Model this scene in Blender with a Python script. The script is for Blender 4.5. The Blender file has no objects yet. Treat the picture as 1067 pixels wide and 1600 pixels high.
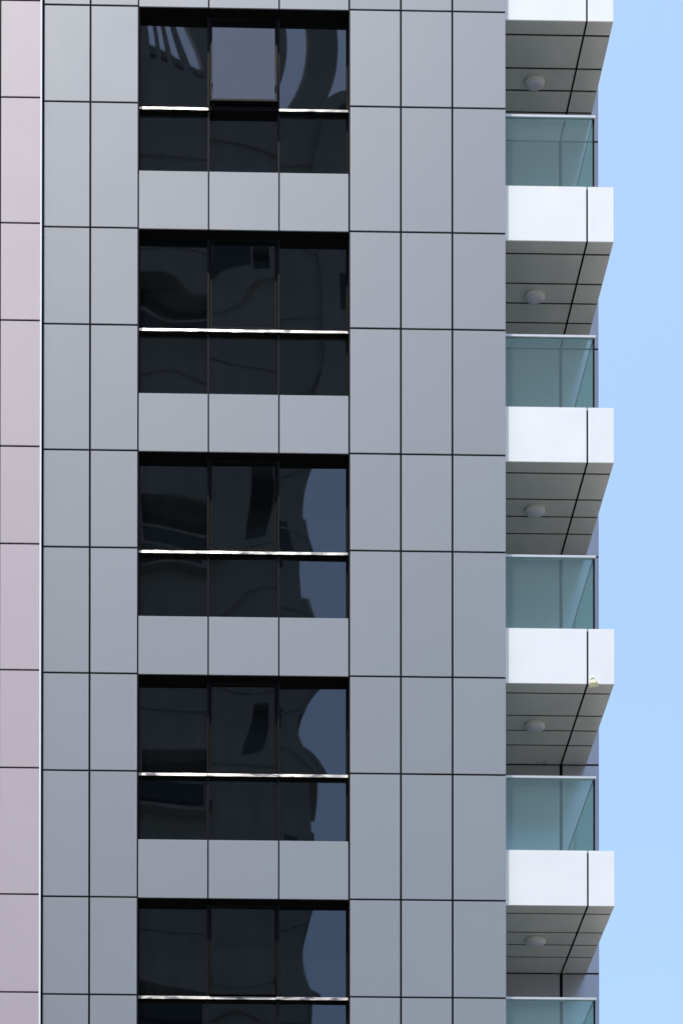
import bpy, bmesh, math, random
from mathutils import Matrix, Vector

random.seed(11)
scene = bpy.context.scene
COL = scene.collection
R = math.radians

# ------------------------------------------------------------------ camera
# a shift-lens view: the camera stands in the street, level, looking at the tower
# with the lens shifted far up so the verticals stay upright
W_PX, H_PX = 1067.0, 1600.0
F_PX, U0, V0 = 2669.8204, 262.8018, 3146.9142
YAW, PITCH, ROLL = 0.0137, 0.0090, -0.0011
CAM = Vector((0.8824, -26.2156, 33.0 - 31.3721))
ca, sa = math.cos(YAW), math.sin(YAW)
cb, sb = math.cos(PITCH), math.sin(PITCH)
cc, sc = math.cos(ROLL), math.sin(ROLL)
Rz = Matrix(((ca, sa, 0), (-sa, ca, 0), (0, 0, 1)))
Rx = Matrix(((1, 0, 0), (0, cb, -sb), (0, sb, cb)))
Ry = Matrix(((cc, 0, sc), (0, 1, 0), (-sc, 0, cc)))
M3 = Rz @ Rx @ Ry
right, fwd, up = M3.col[0], M3.col[1], M3.col[2]
mw = Matrix.Identity(4)
for i in range(3):
    mw[i][0] = right[i]
    mw[i][1] = up[i]
    mw[i][2] = -fwd[i]
    mw[i][3] = CAM[i]
cam = bpy.data.cameras.new('camera')
cam.sensor_fit = 'VERTICAL'
cam.sensor_height = 24.0
cam.sensor_width = 24.0 * W_PX / H_PX
cam.lens = F_PX / H_PX * 24.0
cam.shift_x = (W_PX / 2 - U0) / H_PX
cam.shift_y = (V0 - H_PX / 2) / H_PX
cam.clip_start = 0.1
cam.clip_end = 5000
cam_o = bpy.data.objects.new('camera', cam)
cam_o.matrix_world = mw
COL.objects.link(cam_o)
scene.camera = cam_o

# ------------------------------------------------------------------ sky, sun, exposure
SUN_EL, SUN_AZ = R(79.5), R(215)          # azimuth clockwise from +Y: high, in front and to the left
world = bpy.data.worlds.new('World')
scene.world = world
world.use_nodes = True
wn = world.node_tree.nodes
wl = world.node_tree.links
wn.clear()
wo = wn.new('ShaderNodeOutputWorld')
wb = wn.new('ShaderNodeBackground')
ws = wn.new('ShaderNodeTexSky')
ws.sky_type = 'NISHITA'
ws.sun_disc = False
ws.sun_elevation = SUN_EL
ws.sun_rotation = SUN_AZ
ws.altitude = 0
ws.air_density = 1.35
ws.dust_density = 1.5
ws.ozone_density = 1.0
wb.inputs['Strength'].default_value = 0.15
wl.new(ws.outputs[0], wb.inputs[0])
wl.new(wb.outputs[0], wo.inputs[0])

sun = bpy.data.lights.new('sun', 'SUN')
sun.energy = 4.6
sun.angle = R(0.53)
sun.color = (1.0, 0.96, 0.90)
sun_o = bpy.data.objects.new('sun', sun)
to_sun = Vector((math.sin(SUN_AZ) * math.cos(SUN_EL), math.cos(SUN_AZ) * math.cos(SUN_EL), math.sin(SUN_EL)))
sun_o.rotation_euler = to_sun.to_track_quat('Z', 'Y').to_euler()
sun_o.location = (-20, -30, 90)
COL.objects.link(sun_o)

scene.view_settings.view_transform = 'Standard'
scene.view_settings.look = 'None'
scene.view_settings.gamma = 1.0
scene.view_settings.exposure = 0.86
scene.view_settings.use_curve_mapping = False


# ------------------------------------------------------------------ materials
def mat(name, base, rough=0.5, metal=0.0, ior=1.5, rnd=0.0, noise=0.0, nscale=1.0, bump=0.0, bscale=1.0,
        bdist=0.01, rough_var=0.0, streak=False):
    m = bpy.data.materials.new(name)
    m.use_nodes = True
    nt = m.node_tree
    n, l = nt.nodes, nt.links
    b = n['Principled BSDF']
    b.inputs['Base Color'].default_value = (*base, 1)
    b.inputs['Roughness'].default_value = rough
    b.inputs['Metallic'].default_value = metal
    b.inputs['IOR'].default_value = ior
    tc = n.new('ShaderNodeTexCoord')
    oi = n.new('ShaderNodeObjectInfo')
    off = n.new('ShaderNodeVectorMath')
    off.operation = 'ADD'
    sh = n.new('ShaderNodeVectorMath')
    sh.operation = 'SCALE'
    sh.inputs[0].default_value = (37.0, 11.0, 53.0)
    l.new(oi.outputs['Random'], sh.inputs['Scale'])
    l.new(tc.outputs['Object'], off.inputs[0])
    l.new(sh.outputs[0], off.inputs[1])
    vec = off.outputs[0]
    if streak:
        mp = n.new('ShaderNodeMapping')
        mp.inputs['Scale'].default_value = (3.0, 3.0, 0.35)
        l.new(vec, mp.inputs[0])
        svec = mp.outputs[0]
    else:
        svec = vec
    if rnd or noise:
        # value factor = 1 + rnd*(random-.5)*2 + noise*(noise-.5)*2
        mr = n.new('ShaderNodeMapRange')
        mr.inputs['To Min'].default_value = 1 - rnd
        mr.inputs['To Max'].default_value = 1 + rnd
        l.new(oi.outputs['Random'], mr.inputs[0])
        nz = n.new('ShaderNodeTexNoise')
        nz.inputs['Scale'].default_value = nscale
        nz.inputs['Detail'].default_value = 3
        l.new(svec, nz.inputs['Vector'])
        mr2 = n.new('ShaderNodeMapRange')
        mr2.inputs['From Min'].default_value = 0.3
        mr2.inputs['From Max'].default_value = 0.7
        mr2.inputs['To Min'].default_value = 1 - noise
        mr2.inputs['To Max'].default_value = 1 + noise
        l.new(nz.outputs['Fac'], mr2.inputs[0])
        mu = n.new('ShaderNodeMath')
        mu.operation = 'MULTIPLY'
        l.new(mr.outputs[0], mu.inputs[0])
        l.new(mr2.outputs[0], mu.inputs[1])
        vm = n.new('ShaderNodeVectorMath')
        vm.operation = 'SCALE'
        vm.inputs[0].default_value = base
        l.new(mu.outputs[0], vm.inputs['Scale'])
        l.new(vm.outputs[0], b.inputs['Base Color'])
        if rough_var:
            mr3 = n.new('ShaderNodeMapRange')
            mr3.inputs['From Min'].default_value = 0.3
            mr3.inputs['From Max'].default_value = 0.7
            mr3.inputs['To Min'].default_value = rough - rough_var
            mr3.inputs['To Max'].default_value = rough + rough_var
            l.new(nz.outputs['Fac'], mr3.inputs[0])
            l.new(mr3.outputs[0], b.inputs['Roughness'])
    if bump:
        nb = n.new('ShaderNodeTexNoise')
        nb.inputs['Scale'].default_value = bscale
        nb.inputs['Detail'].default_value = 1
        l.new(vec, nb.inputs['Vector'])
        bp = n.new('ShaderNodeBump')
        bp.inputs['Strength'].default_value = bump
        bp.inputs['Distance'].default_value = bdist
        l.new(nb.outputs['Fac'], bp.inputs['Height'])
        l.new(bp.outputs[0], b.inputs['Normal'])
    return m


M = {}
M['grey_panel'] = mat('grey_panel', (0.226, 0.243, 0.273), 0.56, 0.05, rnd=0.035, noise=0.010, nscale=0.9,
                      bump=1.0, bscale=1.1, bdist=0.0010, rough_var=0.03)
M['mauve_panel'] = mat('mauve_panel', (0.425, 0.350, 0.390), 0.58, 0.0, rnd=0.02, noise=0.012, nscale=0.9,
                       bump=1.0, bscale=1.1, bdist=0.0010, rough_var=0.03)
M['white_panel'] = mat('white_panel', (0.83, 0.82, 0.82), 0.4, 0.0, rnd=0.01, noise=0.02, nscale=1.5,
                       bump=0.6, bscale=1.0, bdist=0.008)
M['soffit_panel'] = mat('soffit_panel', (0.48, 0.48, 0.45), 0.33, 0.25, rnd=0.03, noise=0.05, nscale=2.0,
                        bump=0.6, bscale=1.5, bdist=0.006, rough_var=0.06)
M['recess_panel'] = mat('recess_panel', (0.33, 0.33, 0.36), 0.25, 0.45, rnd=0.02, noise=0.03, nscale=0.9,
                        bump=0.6, bscale=1.0, bdist=0.004)
M['sealant'] = mat('sealant', (0.006, 0.006, 0.009), 0.7, noise=0.2, nscale=4.0)
M['frame'] = mat('dark_frame', (0.007, 0.007, 0.008), 0.6, 0.0, noise=0.15, nscale=6.0)
M['mullion'] = mat('mullion_metal', (0.010, 0.011, 0.014), 0.6, 0.0, noise=0.1, nscale=5.0)
M['white_trim'] = mat('white_trim', (0.88, 0.88, 0.90), 0.3, 0.0, noise=0.02, nscale=3.0)
M['rail'] = mat('handrail_metal', (0.55, 0.56, 0.58), 0.4, 0.3, noise=0.04, nscale=5.0)
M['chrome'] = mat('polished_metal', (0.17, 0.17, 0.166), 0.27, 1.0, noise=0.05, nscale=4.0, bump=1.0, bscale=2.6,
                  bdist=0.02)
# dark surroundings mirrored in the polished strip, painted into its colour as irregular patches
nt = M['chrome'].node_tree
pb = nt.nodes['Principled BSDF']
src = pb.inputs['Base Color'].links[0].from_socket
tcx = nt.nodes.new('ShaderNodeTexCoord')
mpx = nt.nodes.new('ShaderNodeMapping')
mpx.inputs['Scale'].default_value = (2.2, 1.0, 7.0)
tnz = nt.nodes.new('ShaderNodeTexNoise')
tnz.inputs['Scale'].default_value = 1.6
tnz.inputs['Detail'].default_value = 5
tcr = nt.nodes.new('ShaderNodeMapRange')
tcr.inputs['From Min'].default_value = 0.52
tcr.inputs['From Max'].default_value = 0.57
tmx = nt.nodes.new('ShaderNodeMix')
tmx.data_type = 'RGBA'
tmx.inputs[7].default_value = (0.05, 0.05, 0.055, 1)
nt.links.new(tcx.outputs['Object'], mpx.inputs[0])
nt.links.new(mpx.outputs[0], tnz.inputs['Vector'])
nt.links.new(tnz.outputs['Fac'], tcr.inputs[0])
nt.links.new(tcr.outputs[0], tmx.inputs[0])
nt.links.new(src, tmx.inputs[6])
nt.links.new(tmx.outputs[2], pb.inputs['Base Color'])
M['lamp_white'] = mat('lamp_white', (0.55, 0.55, 0.54), 0.45, noise=0.04, nscale=8.0)
M['lamp_glass'] = mat('lamp_diffuser', (0.42, 0.42, 0.47), 0.25, noise=0.04, nscale=8.0)
M['film'] = mat('yellow_film', (0.85, 0.82, 0.55), 0.4, noise=0.15, nscale=30.0)
M['ground'] = mat('paving_ground', (0.17, 0.165, 0.155), 0.85, noise=0.15, nscale=0.15)
M['asphalt'] = mat('asphalt', (0.055, 0.055, 0.058), 0.85, noise=0.2, nscale=2.0)
M['marking'] = mat('road_paint', (0.75, 0.75, 0.73), 0.7, noise=0.1, nscale=4.0)
M['kerb'] = mat('kerb_stone', (0.38, 0.37, 0.35), 0.8, noise=0.1, nscale=2.0)
M['concrete'] = mat('opposite_concrete', (0.20, 0.205, 0.20), 0.75, noise=0.12, nscale=0.6, streak=True)
M['opp_glass'] = mat('opposite_glass', (0.010, 0.012, 0.014), 0.08, ior=1.5, noise=0.1)

for nm in ('frame', 'mullion', 'sealant'):
    M[nm].node_tree.nodes['Principled BSDF'].inputs['Specular IOR Level'].default_value = 0.02

# dark tinted, partly mirrored window glass
m = bpy.data.materials.new('window_glass')
m.use_nodes = True
b = m.node_tree.nodes['Principled BSDF']
b.inputs['Base Color'].default_value = (0.0035, 0.0045, 0.005, 1)
b.inputs['Roughness'].default_value = 0.0
b.inputs['IOR'].default_value = 1.8
b.inputs['Specular Tint'].default_value = (0.82, 0.91, 1.0, 1)
nz = m.node_tree.nodes.new('ShaderNodeTexNoise')
nz.inputs['Scale'].default_value = 3.0
nz.inputs['Detail'].default_value = 4
mr = m.node_tree.nodes.new('ShaderNodeMapRange')
mr.inputs['To Min'].default_value = 0.0
mr.inputs['To Max'].default_value = 0.03
tc = m.node_tree.nodes.new('ShaderNodeTexCoord')
m.node_tree.links.new(tc.outputs['Object'], nz.inputs['Vector'])
m.node_tree.links.new(nz.outputs['Fac'], mr.inputs[0])
m.node_tree.links.new(mr.outputs[0], b.inputs['Roughness'])
M['glass'] = m

# pale green railing glass: see-through tint plus a mirror reflection and a little dust
m = bpy.data.materials.new('railing_glass')
m.use_nodes = True
nt = m.node_tree
nt.nodes.clear()
out = nt.nodes.new('ShaderNodeOutputMaterial')
tr = nt.nodes.new('ShaderNodeBsdfTransparent')
tr.inputs[0].default_value = (0.78, 0.93, 0.90, 1)
gl = nt.nodes.new('ShaderNodeBsdfGlossy')
gl.inputs['Color'].default_value = (0.9, 1.0, 0.98, 1)
gl.inputs['Roughness'].default_value = 0.02
fr = nt.nodes.new('ShaderNodeFresnel')
fr.inputs[0].default_value = 1.52
df = nt.nodes.new('ShaderNodeBsdfDiffuse')
df.inputs[0].default_value = (0.40, 0.54, 0.52, 1)
mx1 = nt.nodes.new('ShaderNodeMixShader')
mx1.inputs[0].default_value = 0.085
mx2 = nt.nodes.new('ShaderNodeMixShader')
nt.links.new(tr.outputs[0], mx1.inputs[1])
nt.links.new(df.outputs[0], mx1.inputs[2])
geo = nt.nodes.new('ShaderNodeNewGeometry')     # mirror only on the face the ray enters by
inv = nt.nodes.new('ShaderNodeMath')
inv.operation = 'SUBTRACT'
inv.inputs[0].default_value = 1.0
mul = nt.nodes.new('ShaderNodeMath')
mul.operation = 'MULTIPLY'
nt.links.new(geo.outputs['Backfacing'], inv.inputs[1])
nt.links.new(inv.outputs[0], mul.inputs[0])
nt.links.new(fr.outputs[0], mul.inputs[1])
nt.links.new(mul.outputs[0], mx2.inputs[0])
nt.links.new(mx1.outputs[0], mx2.inputs[1])
nt.links.new(gl.outputs[0], mx2.inputs[2])
nt.links.new(mx2.outputs[0], out.inputs[0])
M['rail_glass'] = m


# ------------------------------------------------------------------ mesh helpers
class MB:
    def __init__(s):
        s.v, s.f = [], []

    def box(s, x0, x1, y0, y1, z0, z1):
        i = len(s.v)
        s.v += [(x0, y0, z0), (x1, y0, z0), (x1, y1, z0), (x0, y1, z0),
                (x0, y0, z1), (x1, y0, z1), (x1, y1, z1), (x0, y1, z1)]
        s.f += [(i, i+3, i+2, i+1), (i+4, i+5, i+6, i+7), (i, i+1, i+5, i+4),
                (i+1, i+2, i+6, i+5), (i+2, i+3, i+7, i+6), (i+3, i, i+4, i+7)]
        return s

    def cbox(s, w, h, t, c):
        """panel centred in x,z; front face at y=0, chamfered edges, thickness t"""
        i = len(s.v)
        a, b2 = w/2, h/2
        for (q, y) in ((c, 0.0), (0.0, c), (0.0, t)):
            s.v += [(-a+q, y, -b2+q), (a-q, y, -b2+q), (a-q, y, b2-q), (-a+q, y, b2-q)]
        s.f.append((i, i+1, i+2, i+3))
        for r in (0, 4):
            for k in range(4):
                k2 = (k+1) % 4
                s.f.append((i+r+k2, i+r+k, i+r+4+k, i+r+4+k2))
        s.f.append((i+11, i+10, i+9, i+8))
        return s

    def prism(s, prof, x0, x1):
        """profile in (y,z), extruded along x"""
        i, n = len(s.v), len(prof)
        for x in (x0, x1):
            s.v += [(x, y, z) for (y, z) in prof]
        s.f.append(tuple(i+k for k in range(n)))
        s.f.append(tuple(i+n+k for k in reversed(range(n))))
        for k in range(n):
            k2 = (k+1) % n
            s.f.append((i+k, i+n+k, i+n+k2, i+k2))
        return s

    def lathe(s, prof, n=28):
        """profile (r,z) about z"""
        i = len(s.v)
        for (r, z) in prof:
            s.v += [(r*math.cos(2*math.pi*k/n), r*math.sin(2*math.pi*k/n), z) for k in range(n)]
        for j in range(len(prof)-1):
            for k in range(n):
                k2 = (k+1) % n
                s.f.append((i+j*n+k, i+j*n+k2, i+(j+1)*n+k2, i+(j+1)*n+k))
        s.f.append(tuple(i+k for k in reversed(range(n))))
        s.f.append(tuple(i+(len(prof)-1)*n+k for k in range(n)))
        return s

    def mesh(s, name, material, smooth=False):
        me = bpy.data.meshes.new(name)
        me.from_pydata(s.v, [], s.f)
        bm = bmesh.new()
        bm.from_mesh(me)
        bmesh.ops.recalc_face_normals(bm, faces=bm.faces)
        bm.to_mesh(me)
        bm.free()
        me.materials.append(material)
        if smooth:
            for p in me.polygons:
                p.use_smooth = True
        return me


def link(name, me, parent=None, loc=(0, 0, 0), rot=(0, 0, 0)):
    o = bpy.data.objects.new(name, me)
    COL.objects.link(o)
    o.parent = parent
    o.location = loc
    o.rotation_euler = rot
    return o


def build(mb, name, material, parent=None, loc=(0, 0, 0), smooth=False):
    return link(name, mb.mesh(name, material, smooth), parent, loc)


def tag(o, label, cat, group=None):
    o['label'] = label
    o['category'] = cat
    if group:
        o['group'] = group
    return o


PANEL_CACHE = {}


def panel(name, material, parent, x0, x1, z0, z1, y, t=0.012, wob=0.0008):
    """one clad panel in an x-z plane facing -y, set very slightly out of true"""
    key = (round(x1-x0, 4), round(z1-z0, 4), t, material.name)
    if key not in PANEL_CACHE:
        PANEL_CACHE[key] = MB().cbox(x1-x0, z1-z0, t, 0.0025).mesh(name, material)
    o = link(name, PANEL_CACHE[key], parent, ((x0+x1)/2, y, (z0+z1)/2),
             (random.uniform(-wob, wob), 0, random.uniform(-wob, wob)))
    return o


# ------------------------------------------------------------------ ground and street
g = MB().box(-400, 400, -400, 400, -0.5, 0.0)
o = build(g, 'ground', M['ground'])
o['kind'] = 'structure'
o = build(MB().box(-400, 400, -24, -7, 0.0, 0.004), 'road', M['asphalt'])
o['kind'] = 'structure'
for k, (ya, yb) in enumerate(((-7.0, -6.75), (-24.25, -24.0))):
    o = build(MB().box(-400, 400, ya, yb, 0.0, 0.12), 'kerb', M['kerb'])
    o['kind'] = 'structure'
mk = MB()
for k in range(-30, 30):
    mk.box(k*6.0, k*6.0+3.0, -15.58, -15.42, 0.004, 0.008)
o = build(mk, 'road_markings', M['marking'])
o['kind'] = 'structure'

# ------------------------------------------------------------------ the grey tower
FL = 3.475                       # storey height
A0 = 33.0                        # head of the topmost window in view
HB = 1.515                       # head to mid joint
SPT = 2.575                      # head to spandrel top
XW0, XM1, XM2, XW1 = 0.749, 1.840, 2.9315, 4.026
XL0, XL1 = -0.706, 0.010
XR = [XW1, 4.821, 5.621, 6.447]
GV, GH = 0.030, 0.027            # joint widths
K0, K1 = -1, 6                   # storeys built
Z_TOP = A0 - K0*FL
Z_BOT = A0 - (K1)*FL
FAS_Y, BAL_D = 0.097, 1.70
XB_R, XB_J, XBACK = 8.1555, 7.742, 8.372
BACK_Y = FAS_Y + BAL_D

tower = bpy.data.objects.new('apartment_tower', None)
COL.objects.link(tower)
tag(tower, 'grey panel-clad apartment tower with dark windows and a stack of white balconies', 'building')

wall = MB()
SY = 0.011                       # face of the dark sealant behind the panels
wall.box(XL0-0.03, XW0-0.012, SY, 0.36, Z_BOT, Z_TOP+1.2)
wall.box(XW1+0.012, 6.440, SY, 0.36, Z_BOT, Z_TOP+1.2)
for k in range(K0, K1):
    a = A0 - k*FL
    wall.box(XW0-0.012, XW1+0.012, SY, 0.36, a-FL+0.004, a-SPT-0.004)
wall.box(XW0-0.012, XW1+0.012, SY, 0.36, Z_TOP+0.004, Z_TOP+1.2)
wall.box(XL0-0.03, 6.440, 0.36, 12.0, 0.0, Z_TOP+1.2)
wall.box(6.440, XBACK-0.004, BACK_Y+SY, 12.0, 0.0, Z_TOP+1.2)
wall = build(wall, 'wall', M['sealant'], tower)
lower = build(MB().box(XL0, 6.447, 0.0, 0.36, 0.0, Z_BOT-0.02)
              .box(6.447+0.01, XBACK, BACK_Y, BACK_Y+0.01, 0.0, Z_BOT-0.02), 'lower_wall', M['grey_panel'], tower)
build(MB().box(XL0, XBACK, -0.0, 12.1, Z_TOP+1.2, Z_TOP+1.4), 'parapet', M['grey_panel'], tower)
# side of the tower towards the balconies, and its far right flank
build(MB().box(6.4405, 6.447, 0.0125, BACK_Y-0.002, Z_BOT, Z_TOP+1.2), 'recess_side_wall', M['grey_panel'], tower)
build(MB().box(XBACK-0.0035, XBACK, BACK_Y+0.012, 11.99, 0.0, Z_TOP+1.19), 'flank_wall', M['grey_panel'], tower)

G2 = GV/2
H2 = GH/2
cols = [(XL0, XL1), (XL1, XW0)] + [(XR[i], XR[i+1]) for i in range(3)]
for k in range(K0, K1):
    a = A0 - k*FL
    for (za, zb) in ((a, a-HB), (a-HB, a-FL)):
        for ci, (xa, xb) in enumerate(cols):
            xa2 = xa + (0 if ci == 0 else (0.008 if ci == 2 else G2))
            xb2 = xb - (0 if ci == 4 else (0.008 if ci == 1 else G2))
            panel('panel', M['grey_panel'], wall, xa2, xb2, zb+H2, za-H2, 0.0)
    for i, (xa, xb) in enumerate(((XW0, XM1), (XM1, XM2), (XM2, XW1))):
        panel('panel', M['grey_panel'], wall, xa+(0.014 if i == 0 else 0.011), xb-(0.020 if i == 2 else 0.011),
              a-FL-0.004, a-SPT, 0.001)
# panels of the wall behind the balconies
for k in range(K0, K1):
    a = A0 - k*FL
    panel('panel', M['recess_panel'], wall, 6.46, XB_J-0.026, a-FL+0.014, a-0.014, BACK_Y)
    panel('panel', M['recess_panel'], wall, XB_J+0.026, XBACK, a-FL+0.014, a-0.014, BACK_Y)


# ------------------------------------------------------------------ windows
GY = 0.135                       # glass plane


def pane_mesh(w, h, seed, tx=0.0, tz=0.0, amp=1.0, twist=0.0, bow=0.0):
    """a float-glass pane, 8 mm thick, not perfectly flat: tilt, twist, bow and gentle waves"""
    rnd = random.Random(seed)
    nx, nz = 14, 18
    waves = []
    for _ in range(4):
        lam = rnd.uniform(0.9, 2.2)
        th = rnd.uniform(0, math.pi)
        waves.append((2*math.pi/lam*math.cos(th), 2*math.pi/lam*math.sin(th), rnd.uniform(0, 6.28),
                      amp*rnd.uniform(0.0003, 0.0007)*lam))
    v, f = [], []

    def disp(x, z):
        d = tx*x + tz*z + twist*x*z + bow*x*z*z
        for (a, b, p, q) in waves:
            d += q*math.sin(a*x + b*z + p)
        return d
    for j in range(nz+1):
        for i in range(nx+1):
            x = (i/nx-0.5)*w
            z = (j/nz-0.5)*h
            v.append((x, disp(x, z), z))
    for j in range(nz):
        for i in range(nx):
            q = j*(nx+1)+i
            f.append((q, q+1, q+nx+2, q+nx+1))
    n0 = len(v)
    rim = [i for i in range(nx+1)] + [j*(nx+1)+nx for j in range(1, nz+1)] + \
          [nz*(nx+1)+i for i in range(nx-1, -1, -1)] + [j*(nx+1) for j in range(nz-1, 0, -1)]
    v += [v[q] for q in rim]                  # rim split off so the face normals stay true to the edge
    v += [(v[q][0], v[q][1]+0.008, v[q][2]) for q in rim]
    me = bpy.data.meshes.new('pane')
    L = len(rim)
    nf = len(f)
    n1 = n0 + L
    f += [(n0+(q+1) % L, n0+q, n1+q, n1+(q+1) % L) for q in range(L)]
    f.append(tuple(n1+q for q in reversed(range(L))))
    me.from_pydata(v, [], f)
    me.materials.append(M['glass'])
    for p in me.polygons:
        p.use_smooth = p.index < nf
    return me


bays = [(XW0, XM1), (XM1, XM2), (XM2, XW1)]
# per pane: tilt about z (tx), tilt about x (tz), bow
TUNE = {
    (0, 0, 0): dict(amp=0.8, bow=0.004),
    (0, 2, 0): dict(tx=0.001, amp=1.0, twist=-0.006, bow=0.010),
    (0, 2, 1): dict(tx=0.000, tz=-0.012, amp=0.6),
    (2, 2, 0): dict(tx=0.0045, amp=0.35, bow=-0.010),
    (2, 2, 1): dict(tx=0.004, amp=0.35, twist=0.0065),
    (3, 2, 0): dict(tx=0.0065, amp=0.45, bow=-0.020),
    (3, 2, 1): dict(tx=0.001, amp=0.4, twist=0.002),
    (4, 2, 0): dict(tx=0.0045, amp=0.35, bow=-0.009),
    (5, 2, 0): dict(tx=0.004, amp=0.5, bow=-0.006),
}
_rt = random.Random(77)
for _k in range(K0, K1):
    for _i in range(3):
        for _j in range(2):
            TUNE.setdefault((_k, _i, _j), dict(tx=_rt.uniform(-.003, .003), tz=_rt.uniform(-.004, .004),
                                               amp=_rt.uniform(0.25, 0.7), twist=_rt.uniform(-.003, .003)))
OPEN = {0: 3.9, 4: 1.3}
for k in range(K0, K1):
    a = A0 - k*FL
    zt, zb = a-0.004, a-SPT+0.004            # clear opening
    fm = MB()
    # reveal lining
    fm.box(XW0-0.010, XW0+0.014, 0.004, 0.17, zb-0.002, zt)
    fm.box(XW1-0.014, XW1+0.010, 0.004, 0.17, zb-0.002, zt)
    fm.box(XW0+0.014, XW1-0.014, 0.016, 0.17, zt-0.010, zt)
    fm.box(XW0-0.01, XW1+0.01, 0.17, 0.34, zb-0.002, zt)          # dark backing
    # frame members
    fm.box(XW0+0.014, XW1-0.014, 0.115, 0.169, zt-0.036, zt-0.010)
    fm.box(XW0+0.014, XW1-0.014, 0.115, 0.169, zb, zb+0.03)
    fm.box(XW0+0.014, XW0+0.034, 0.115, 0.169, zb+0.03, zt-0.036)
    fm.box(XW1-0.040, XW1-0.014, 0.115, 0.169, zb+0.03, zt-0.036)
    win = build(fm, 'window', M['frame'], tower)
    zr = a - 1.50                             # rail centre
    for xm in (XM1, XM2):
        build(MB().box(xm-0.016, xm+0.016, 0.092, 0.168, zr+0.045, zt-0.037)
              .box(xm-0.016, xm+0.016, 0.092, 0.168, zb+0.031, zr-0.045), 'mullion', M['mullion'], win)
    build(MB().box(XW0+0.035, XW1-0.041, 0.120, 0.167, zr-0.045, zr+0.045), 'transom', M['frame'], win)
    # polished rail caps, one length per bay
    for i, (xa, xb) in enumerate(bays):
        if k == 0 and i == 1:
            build(MB().box(xa+0.02, xb-0.02, 0.06, 0.119, zr-0.044, zr+0.02)
                  .box(xa+0.02, xb-0.02, 0.09, 0.119, zr+0.03, zr+0.044), 'sill', M['frame'], win)
            continue
        x0 = xa + (0.016 if i == 0 else 0.002)
        x1 = xb - (0.016 if i == 2 else 0.002)
        w = x1-x0
        nseg = 20
        rp = MB()
        rr = random.Random(k*10+i)
        ph = rr.uniform(0, 6)
        for s in range(nseg+1):
            x = x0 + w*s/nseg
            wv = 0.0015*math.sin(5.2*x+ph) + 0.001*math.sin(13*x+2*ph)
            rp.v += [(x, 0.075+wv, zr-0.026), (x, 0.090+wv*0.2, zr+0.026), (x, 0.1195, zr+0.026), (x, 0.1195, zr-0.026)]
        for s in range(nseg):
            q = s*4
            for c in range(4):
                c2 = (c+1) % 4
                rp.f.append((q+c, q+c2, q+4+c2, q+4+c))
        rp.f += [(3, 2, 1, 0), tuple(nseg*4+c for c in range(4))]
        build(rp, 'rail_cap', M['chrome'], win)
    for i, (xa, xb) in enumerate(bays):
        x0 = xa + (0.034 if i == 0 else 0.016)
        x1 = xb - (0.040 if i == 2 else 0.016)
        # lower pane
        h = (zr-0.045) - (zb+0.03)
        t = dict(TUNE.get((k, i, 1), {}))
        me = pane_mesh(x1-x0+0.004, h+0.004, 1000+k*10+i, **t)
        link('pane', me, win, ((x0+x1)/2, GY, zb+0.03+h/2))
        # upper pane, the middle one in an opening sash
        zu0, zu1 = zr+0.045, zt-0.036
        if i != 1:
            t = dict(TUNE.get((k, i, 0), {}))
            me = pane_mesh(x1-x0+0.004, zu1-zu0+0.004, 2000+k*10+i, **t)
            link('pane', me, win, ((x0+x1)/2, GY, (zu0+zu1)/2))
        else:
            ang = R(OPEN.get(k, 0.0))
            hh = zu1-zu0-0.01
            ww = x1-x0-0.02
            fw = 0.032
            sm = MB()
            sm.box(-ww/2, ww/2, -0.012, 0.032, -fw, 0)
            sm.box(-ww/2, ww/2, -0.012, 0.032, -hh, -hh+fw)
            sm.box(-ww/2, -ww/2+fw, -0.012, 0.032, -hh+fw, -fw)
            sm.box(ww/2-fw, ww/2, -0.012, 0.032, -hh+fw, -fw)
            loc = ((x0+x1)/2, 0.118, zu1-0.005)
            sash = build(sm, 'sash', M['frame'], win, loc)
            sash.rotation_euler = (-ang, 0, 0)
            t = dict(TUNE.get((k, i, 0), {}))
            me = pane_mesh(ww-2*fw+0.006, hh-2*fw+0.006, 3000+k*10, **t)
            q = link('pane', me, win, (0, 0, 0))
            q.matrix_local = Matrix.Translation(loc) @ Matrix.Rotation(-ang, 4, 'X') @ Matrix.Translation((0, 0.006, -hh/2))
            if k in OPEN:
                for sx in (-1, 1):
                    build(MB().box((x0+x1)/2+sx*(ww/2-0.03)-0.008, (x0+x1)/2+sx*(ww/2-0.03)+0.008, 0.0, 0.12,
                                   zr+0.30, zr+0.315), 'stay_arm', M['mullion'], win)

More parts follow.
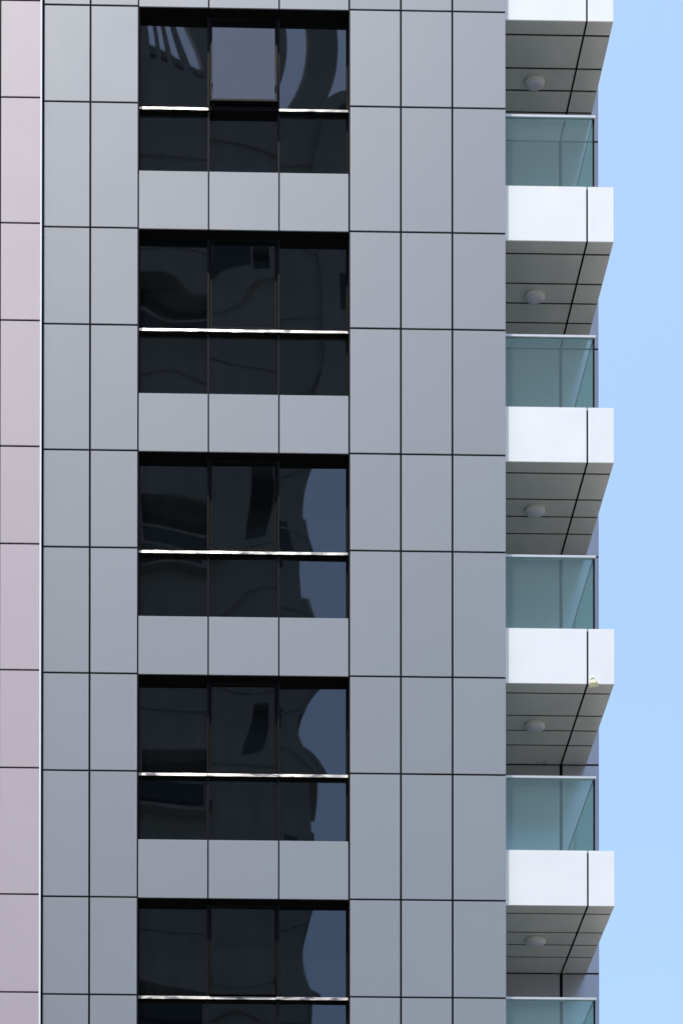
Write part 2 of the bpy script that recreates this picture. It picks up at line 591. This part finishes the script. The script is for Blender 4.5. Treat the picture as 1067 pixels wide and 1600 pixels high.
# ------------------------------------------------------------------ balconies
SOF = [0.0, 0.200, 0.656, 0.967, 1.282, BAL_D]
X_BL = 6.452
RAIL_Y, RAIL_X = 0.225, 7.872
FAS_H = 0.862
ordinal = {0: 'topmost', 1: 'second', 2: 'third', 3: 'fourth', 4: 'fifth'}
for k in range(K0, K1):
    z = A0 - k*FL
    core = MB().box(X_BL, XB_R-0.006, FAS_Y+0.011, BACK_Y-0.003, z+0.011, z+FAS_H-0.03)
    bal = build(core, 'balcony', M['sealant'], tower)
    # fascia in two panels, the right one carrying round the corner
    panel('fascia_panel', M['white_panel'], bal, X_BL, XB_J-0.014, z, z+FAS_H, FAS_Y, wob=0.0004)
    panel('fascia_panel', M['white_panel'], bal, XB_J+0.014, XB_R, z, z+FAS_H, FAS_Y, wob=0.0004)
    build(MB().box(XB_R-0.0055, XB_R, FAS_Y+0.0125, BACK_Y-0.004, z+0.0115, z+FAS_H), 'side_panel', M['white_panel'], bal)
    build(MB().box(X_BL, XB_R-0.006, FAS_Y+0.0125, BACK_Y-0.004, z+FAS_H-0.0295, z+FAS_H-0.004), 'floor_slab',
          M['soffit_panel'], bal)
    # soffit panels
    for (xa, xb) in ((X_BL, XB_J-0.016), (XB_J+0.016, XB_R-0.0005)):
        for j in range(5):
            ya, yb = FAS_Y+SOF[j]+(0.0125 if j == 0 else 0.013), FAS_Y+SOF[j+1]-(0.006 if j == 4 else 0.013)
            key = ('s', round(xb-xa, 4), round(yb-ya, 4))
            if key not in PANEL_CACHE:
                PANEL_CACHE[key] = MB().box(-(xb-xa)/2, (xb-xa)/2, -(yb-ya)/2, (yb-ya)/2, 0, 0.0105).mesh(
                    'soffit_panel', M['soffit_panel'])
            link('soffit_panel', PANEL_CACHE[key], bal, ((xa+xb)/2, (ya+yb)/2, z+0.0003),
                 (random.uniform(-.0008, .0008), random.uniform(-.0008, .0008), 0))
    # glass railing
    zr = z + 2.075
    zg = z + FAS_H - 0.003
    build(MB().box(X_BL, RAIL_X-0.012, RAIL_Y-0.006, RAIL_Y+0.006, zg, zr-0.004), 'glass_pane', M['rail_glass'], bal)
    build(MB().box(RAIL_X-0.012, RAIL_X, RAIL_Y+0.016, BACK_Y-0.01, zg, zr-0.010), 'glass_pane', M['rail_glass'], bal)
    build(MB().box(X_BL, RAIL_X+0.030, RAIL_Y-0.025, RAIL_Y+0.025, zr-0.004, zr+0.030), 'handrail', M['rail'], bal)
    build(MB().box(RAIL_X-0.011, RAIL_X+0.016, RAIL_Y-0.008, RAIL_Y+0.015, zg, zr-0.013), 'corner_post', M['frame'], bal)
    build(MB().box(RAIL_X-0.014, RAIL_X+0.002, RAIL_Y+0.026, BACK_Y-0.01, zr-0.0095, zr+0.004), 'side_rail', M['mullion'], bal)

# ------------------------------------------------------------------ mauve wing on the left
wing = bpy.data.objects.new('apartment_wing', None)
COL.objects.link(wing)
tag(wing, 'pinkish mauve panel-clad wing with thin bright white edge strip, along the left edge', 'building')
PY = -0.055
XP = [-2.66, -2.013, -1.377, -0.762]
wb_ = build(MB().box(-6.0, -0.764, PY+SY, 12.0, 0.0, Z_TOP+1.2), 'wall', M['sealant'], wing)
for k in range(K0, K1):
    a = A0 - k*FL
    for (za, zb2) in ((a, a-HB), (a-HB, a-FL)):
        for i in range(3):
            panel('panel', M['mauve_panel'], wb_, XP[i]+0.012, XP[i+1]-(0 if i == 2 else 0.012),
                  zb2+0.013-0.008, za-0.013-0.008, PY)
build(MB().box(-6.0, XP[0]-0.012, PY, PY+0.0105, Z_BOT, Z_TOP+1.2), 'side_cladding', M['mauve_panel'], wing)
build(MB().box(-6.0, -0.764, PY, PY+0.0105, 0, Z_BOT-0.02), 'lower_wall', M['mauve_panel'], wing)
build(MB().box(-0.7615, -0.737, PY-0.006, 0.06, Z_BOT, Z_TOP+1.2), 'edge_strip', M['white_trim'], wing)

# ------------------------------------------------------------------ ceiling lights under the balconies
lamp_b = MB().lathe([(0.135, 0.0), (0.146, -0.004), (0.148, -0.050), (0.142, -0.058), (0.134, -0.058)]).mesh(
    'housing', M['lamp_white'], False)
lamp_d = MB().lathe([(0.1335, -0.057), (0.131, -0.064), (0.115, -0.072), (0.08, -0.079), (0.03, -0.082)]).mesh(
    'diffuser', M['lamp_glass'], True)
where = {0: 'under the topmost balcony', 1: 'under the second balcony from the top', 2: 'under the middle balcony of five',
         3: 'under the balcony with the yellow scrap', 4: 'under the lowest balcony in view'}
for k in range(0, 5):
    z = A0 - k*FL
    t = bpy.data.objects.new('ceiling_light', None)
    COL.objects.link(t)
    t.location = (7.115, 0.925, z)
    tag(t, 'round white ceiling light ' + where[k], 'ceiling light', 'round lights under the balconies')
    t.scale = (1.08, 0.62, 1.15)
    link('housing', lamp_b, t)
    link('diffuser', lamp_d, t)

# ------------------------------------------------------------------ a scrap of yellow film caught on a fascia edge
rnd = random.Random(5)
bm = bmesh.new()
nx_, nz_ = 9, 7
grid = []
for j in range(nz_):
    row = []
    for i in range(nx_):
        u, v = i/(nx_-1), j/(nz_-1)
        x = 7.775 + 0.135*u + rnd.uniform(-.008, .008)
        if v < 0.3:                                  # folded under the lower edge
            yy = FAS_Y + 0.05*(0.3-v)/0.3
            zz = A0 - 3*FL - 0.006 - rnd.uniform(0, .012)
        else:
            zz = A0 - 3*FL + 0.125*(v-0.3)/0.7*(0.55+0.45*math.sin(1.2+3.5*u)) + rnd.uniform(-.004, .004)
            yy = FAS_Y - 0.005 - rnd.uniform(0, 0.018)
        row.append(bm.verts.new((x, yy, zz)))
    grid.append(row)
for j in range(nz_-1):
    for i in range(nx_-1):
        if rnd.random() < 0.12 and (i in (0, nx_-2) or j in (0, nz_-2)):
            continue
        bm.faces.new((grid[j][i], grid[j][i+1], grid[j+1][i+1], grid[j+1][i]))
me = bpy.data.meshes.new('film_scrap')
bm.to_mesh(me)
bm.free()
me.materials.append(M['film'])
o = link('film_scrap', me)
so = o.modifiers.new('thick', 'SOLIDIFY')
so.thickness = 0.002
tag(o, 'small crumpled pale yellow scrap stuck at lower edge of a white balcony', 'scrap')

# ------------------------------------------------------------------ the tower across the street (seen in the window glass)
opp = bpy.data.objects.new('opposite_tower', None)
COL.objects.link(opp)
tag(opp, 'tall grey tower across the street, seen only as a dark reflection in the windows', 'building')
OY = -40.0
XA, XC = -22.0, 7.45
ow = MB()
# openings (x0,x1,z0,z1) cut from the front by building it in columns of boxes
columns = []
logg = [(42.7+9.35*j-2.6, 42.7+9.35*j) for j in range(-4, 4)]
smallw = [(5.6+3.07*j, 5.6+3.07*j+1.8) for j in range(0, 23)]
tallw = [(42.3+9.2*j, 44.2+9.2*j) for j in range(-4, 4)]
spec = [(-20.5, -17.5, logg), (-15.0, -14.0, smallw), (-11.0, -8.0, logg), (-6.0, -5.0, smallw), (-3.6, -2.6, smallw),
        (0.45, 3.25, logg), (4.85, 5.65, tallw)]
x = XA
HT = 78.6
openings = []
for (xa, xb, ops) in spec:
    ow.box(x, xa, OY-0.8, OY, 0, HT)
    zc = 0.0
    for (za, zb2) in ops:
        if za < 1 or zb2 > HT-1:
            continue
        ow.box(xa, xb, OY-0.8, OY, zc, za)
        openings.append((xa, xb, za, zb2))
        zc = zb2
    ow.box(xa, xb, OY-0.8, OY, zc, HT)
    x = xb
ow.box(x, 6.4, OY-0.8, OY, 0, HT)
ow.box(6.4, XC, OY-0.8, OY, 0, 75.9)
ow.box(XA, 6.4, OY-18, OY-0.8, 0, HT)
ow.box(6.4, XC, OY-18, OY-0.8, 0, 75.9)
ob = build(ow, 'wall', M['concrete'], opp)
WC = {}
for (xa, xb, za, zb2) in openings:
    key = (round(xb-xa, 3), round(zb2-za, 3))
    if key not in WC:
        w, h = key
        WC[key] = MB().box(-w/2, w/2, -0.05, 0, -h/2, h/2).mesh('window', M['opp_glass'])
    link('window', WC[key], opp, ((xa+xb)/2, OY-0.70, (za+zb2)/2))
    if xb-xa > 2:
        build(MB().box(xa-0.15, xb+0.15, OY-0.1, OY+0.55, za-0.14, za+0.02), 'balcony_slab', M['concrete'], opp)
# wider upper storeys overhanging on the right
build(MB().box(XC, 10.4, OY-1.4, OY+0.25, 65.2, 75.9), 'overhang', M['concrete'], opp)
for j in range(3):
    build(MB().box(8.6, 9.6, OY+0.26, OY+0.30, 66.4+3.3*j, 68.2+3.3*j), 'window', M['opp_glass'], opp)
build(MB().box(3.45, 4.75, OY+0.002, OY+0.03, 70.2, 73.0), 'window', M['opp_glass'], opp)
# floor bands across the front and small slab ends standing out past the right-hand corner
for j in range(0, 24):
    zb2 = 4.9 + 3.07*j
    build(MB().box(XA-0.1, XC+0.04, OY+0.001, OY+0.06, zb2, zb2+0.12), 'floor_band', M['concrete'], opp)
    if zb2 < 63:
        wj = random.Random(j).uniform(0.10, 0.42)
        build(MB().box(XC+0.001, XC+wj, OY-2.4, OY-0.3, zb2-0.05, zb2+0.95), 'balcony_end', M['concrete'], opp)
for j in range(3):
    build(MB().box(6.2, 6.75, OY+0.002, OY+0.03, 46.6+6.14*j, 48.3+6.14*j), 'window', M['opp_glass'], opp)
# roof crown
crown = MB()
crown.box(XA, 0.95, OY-8, OY-0.2, HT, 84)
crown.box(3.0, 6.4, OY-8, OY-0.2, HT, 84)
for xx in (1.42, 1.95, 2.5):
    crown.box(xx-0.13, xx+0.13, OY-1.0, OY-0.2, HT, 84)
crown.box(0.95, 3.0, OY-0.9, OY-0.35, HT+0.55, HT+0.85)
crown.box(7.25, 8.5, OY-1.2, OY-0.3, 75.9, 84)
crown.box(XA, 6.4, OY-8, OY-7.4, HT, 80)
build(crown, 'roof_crown', M['concrete'], opp)
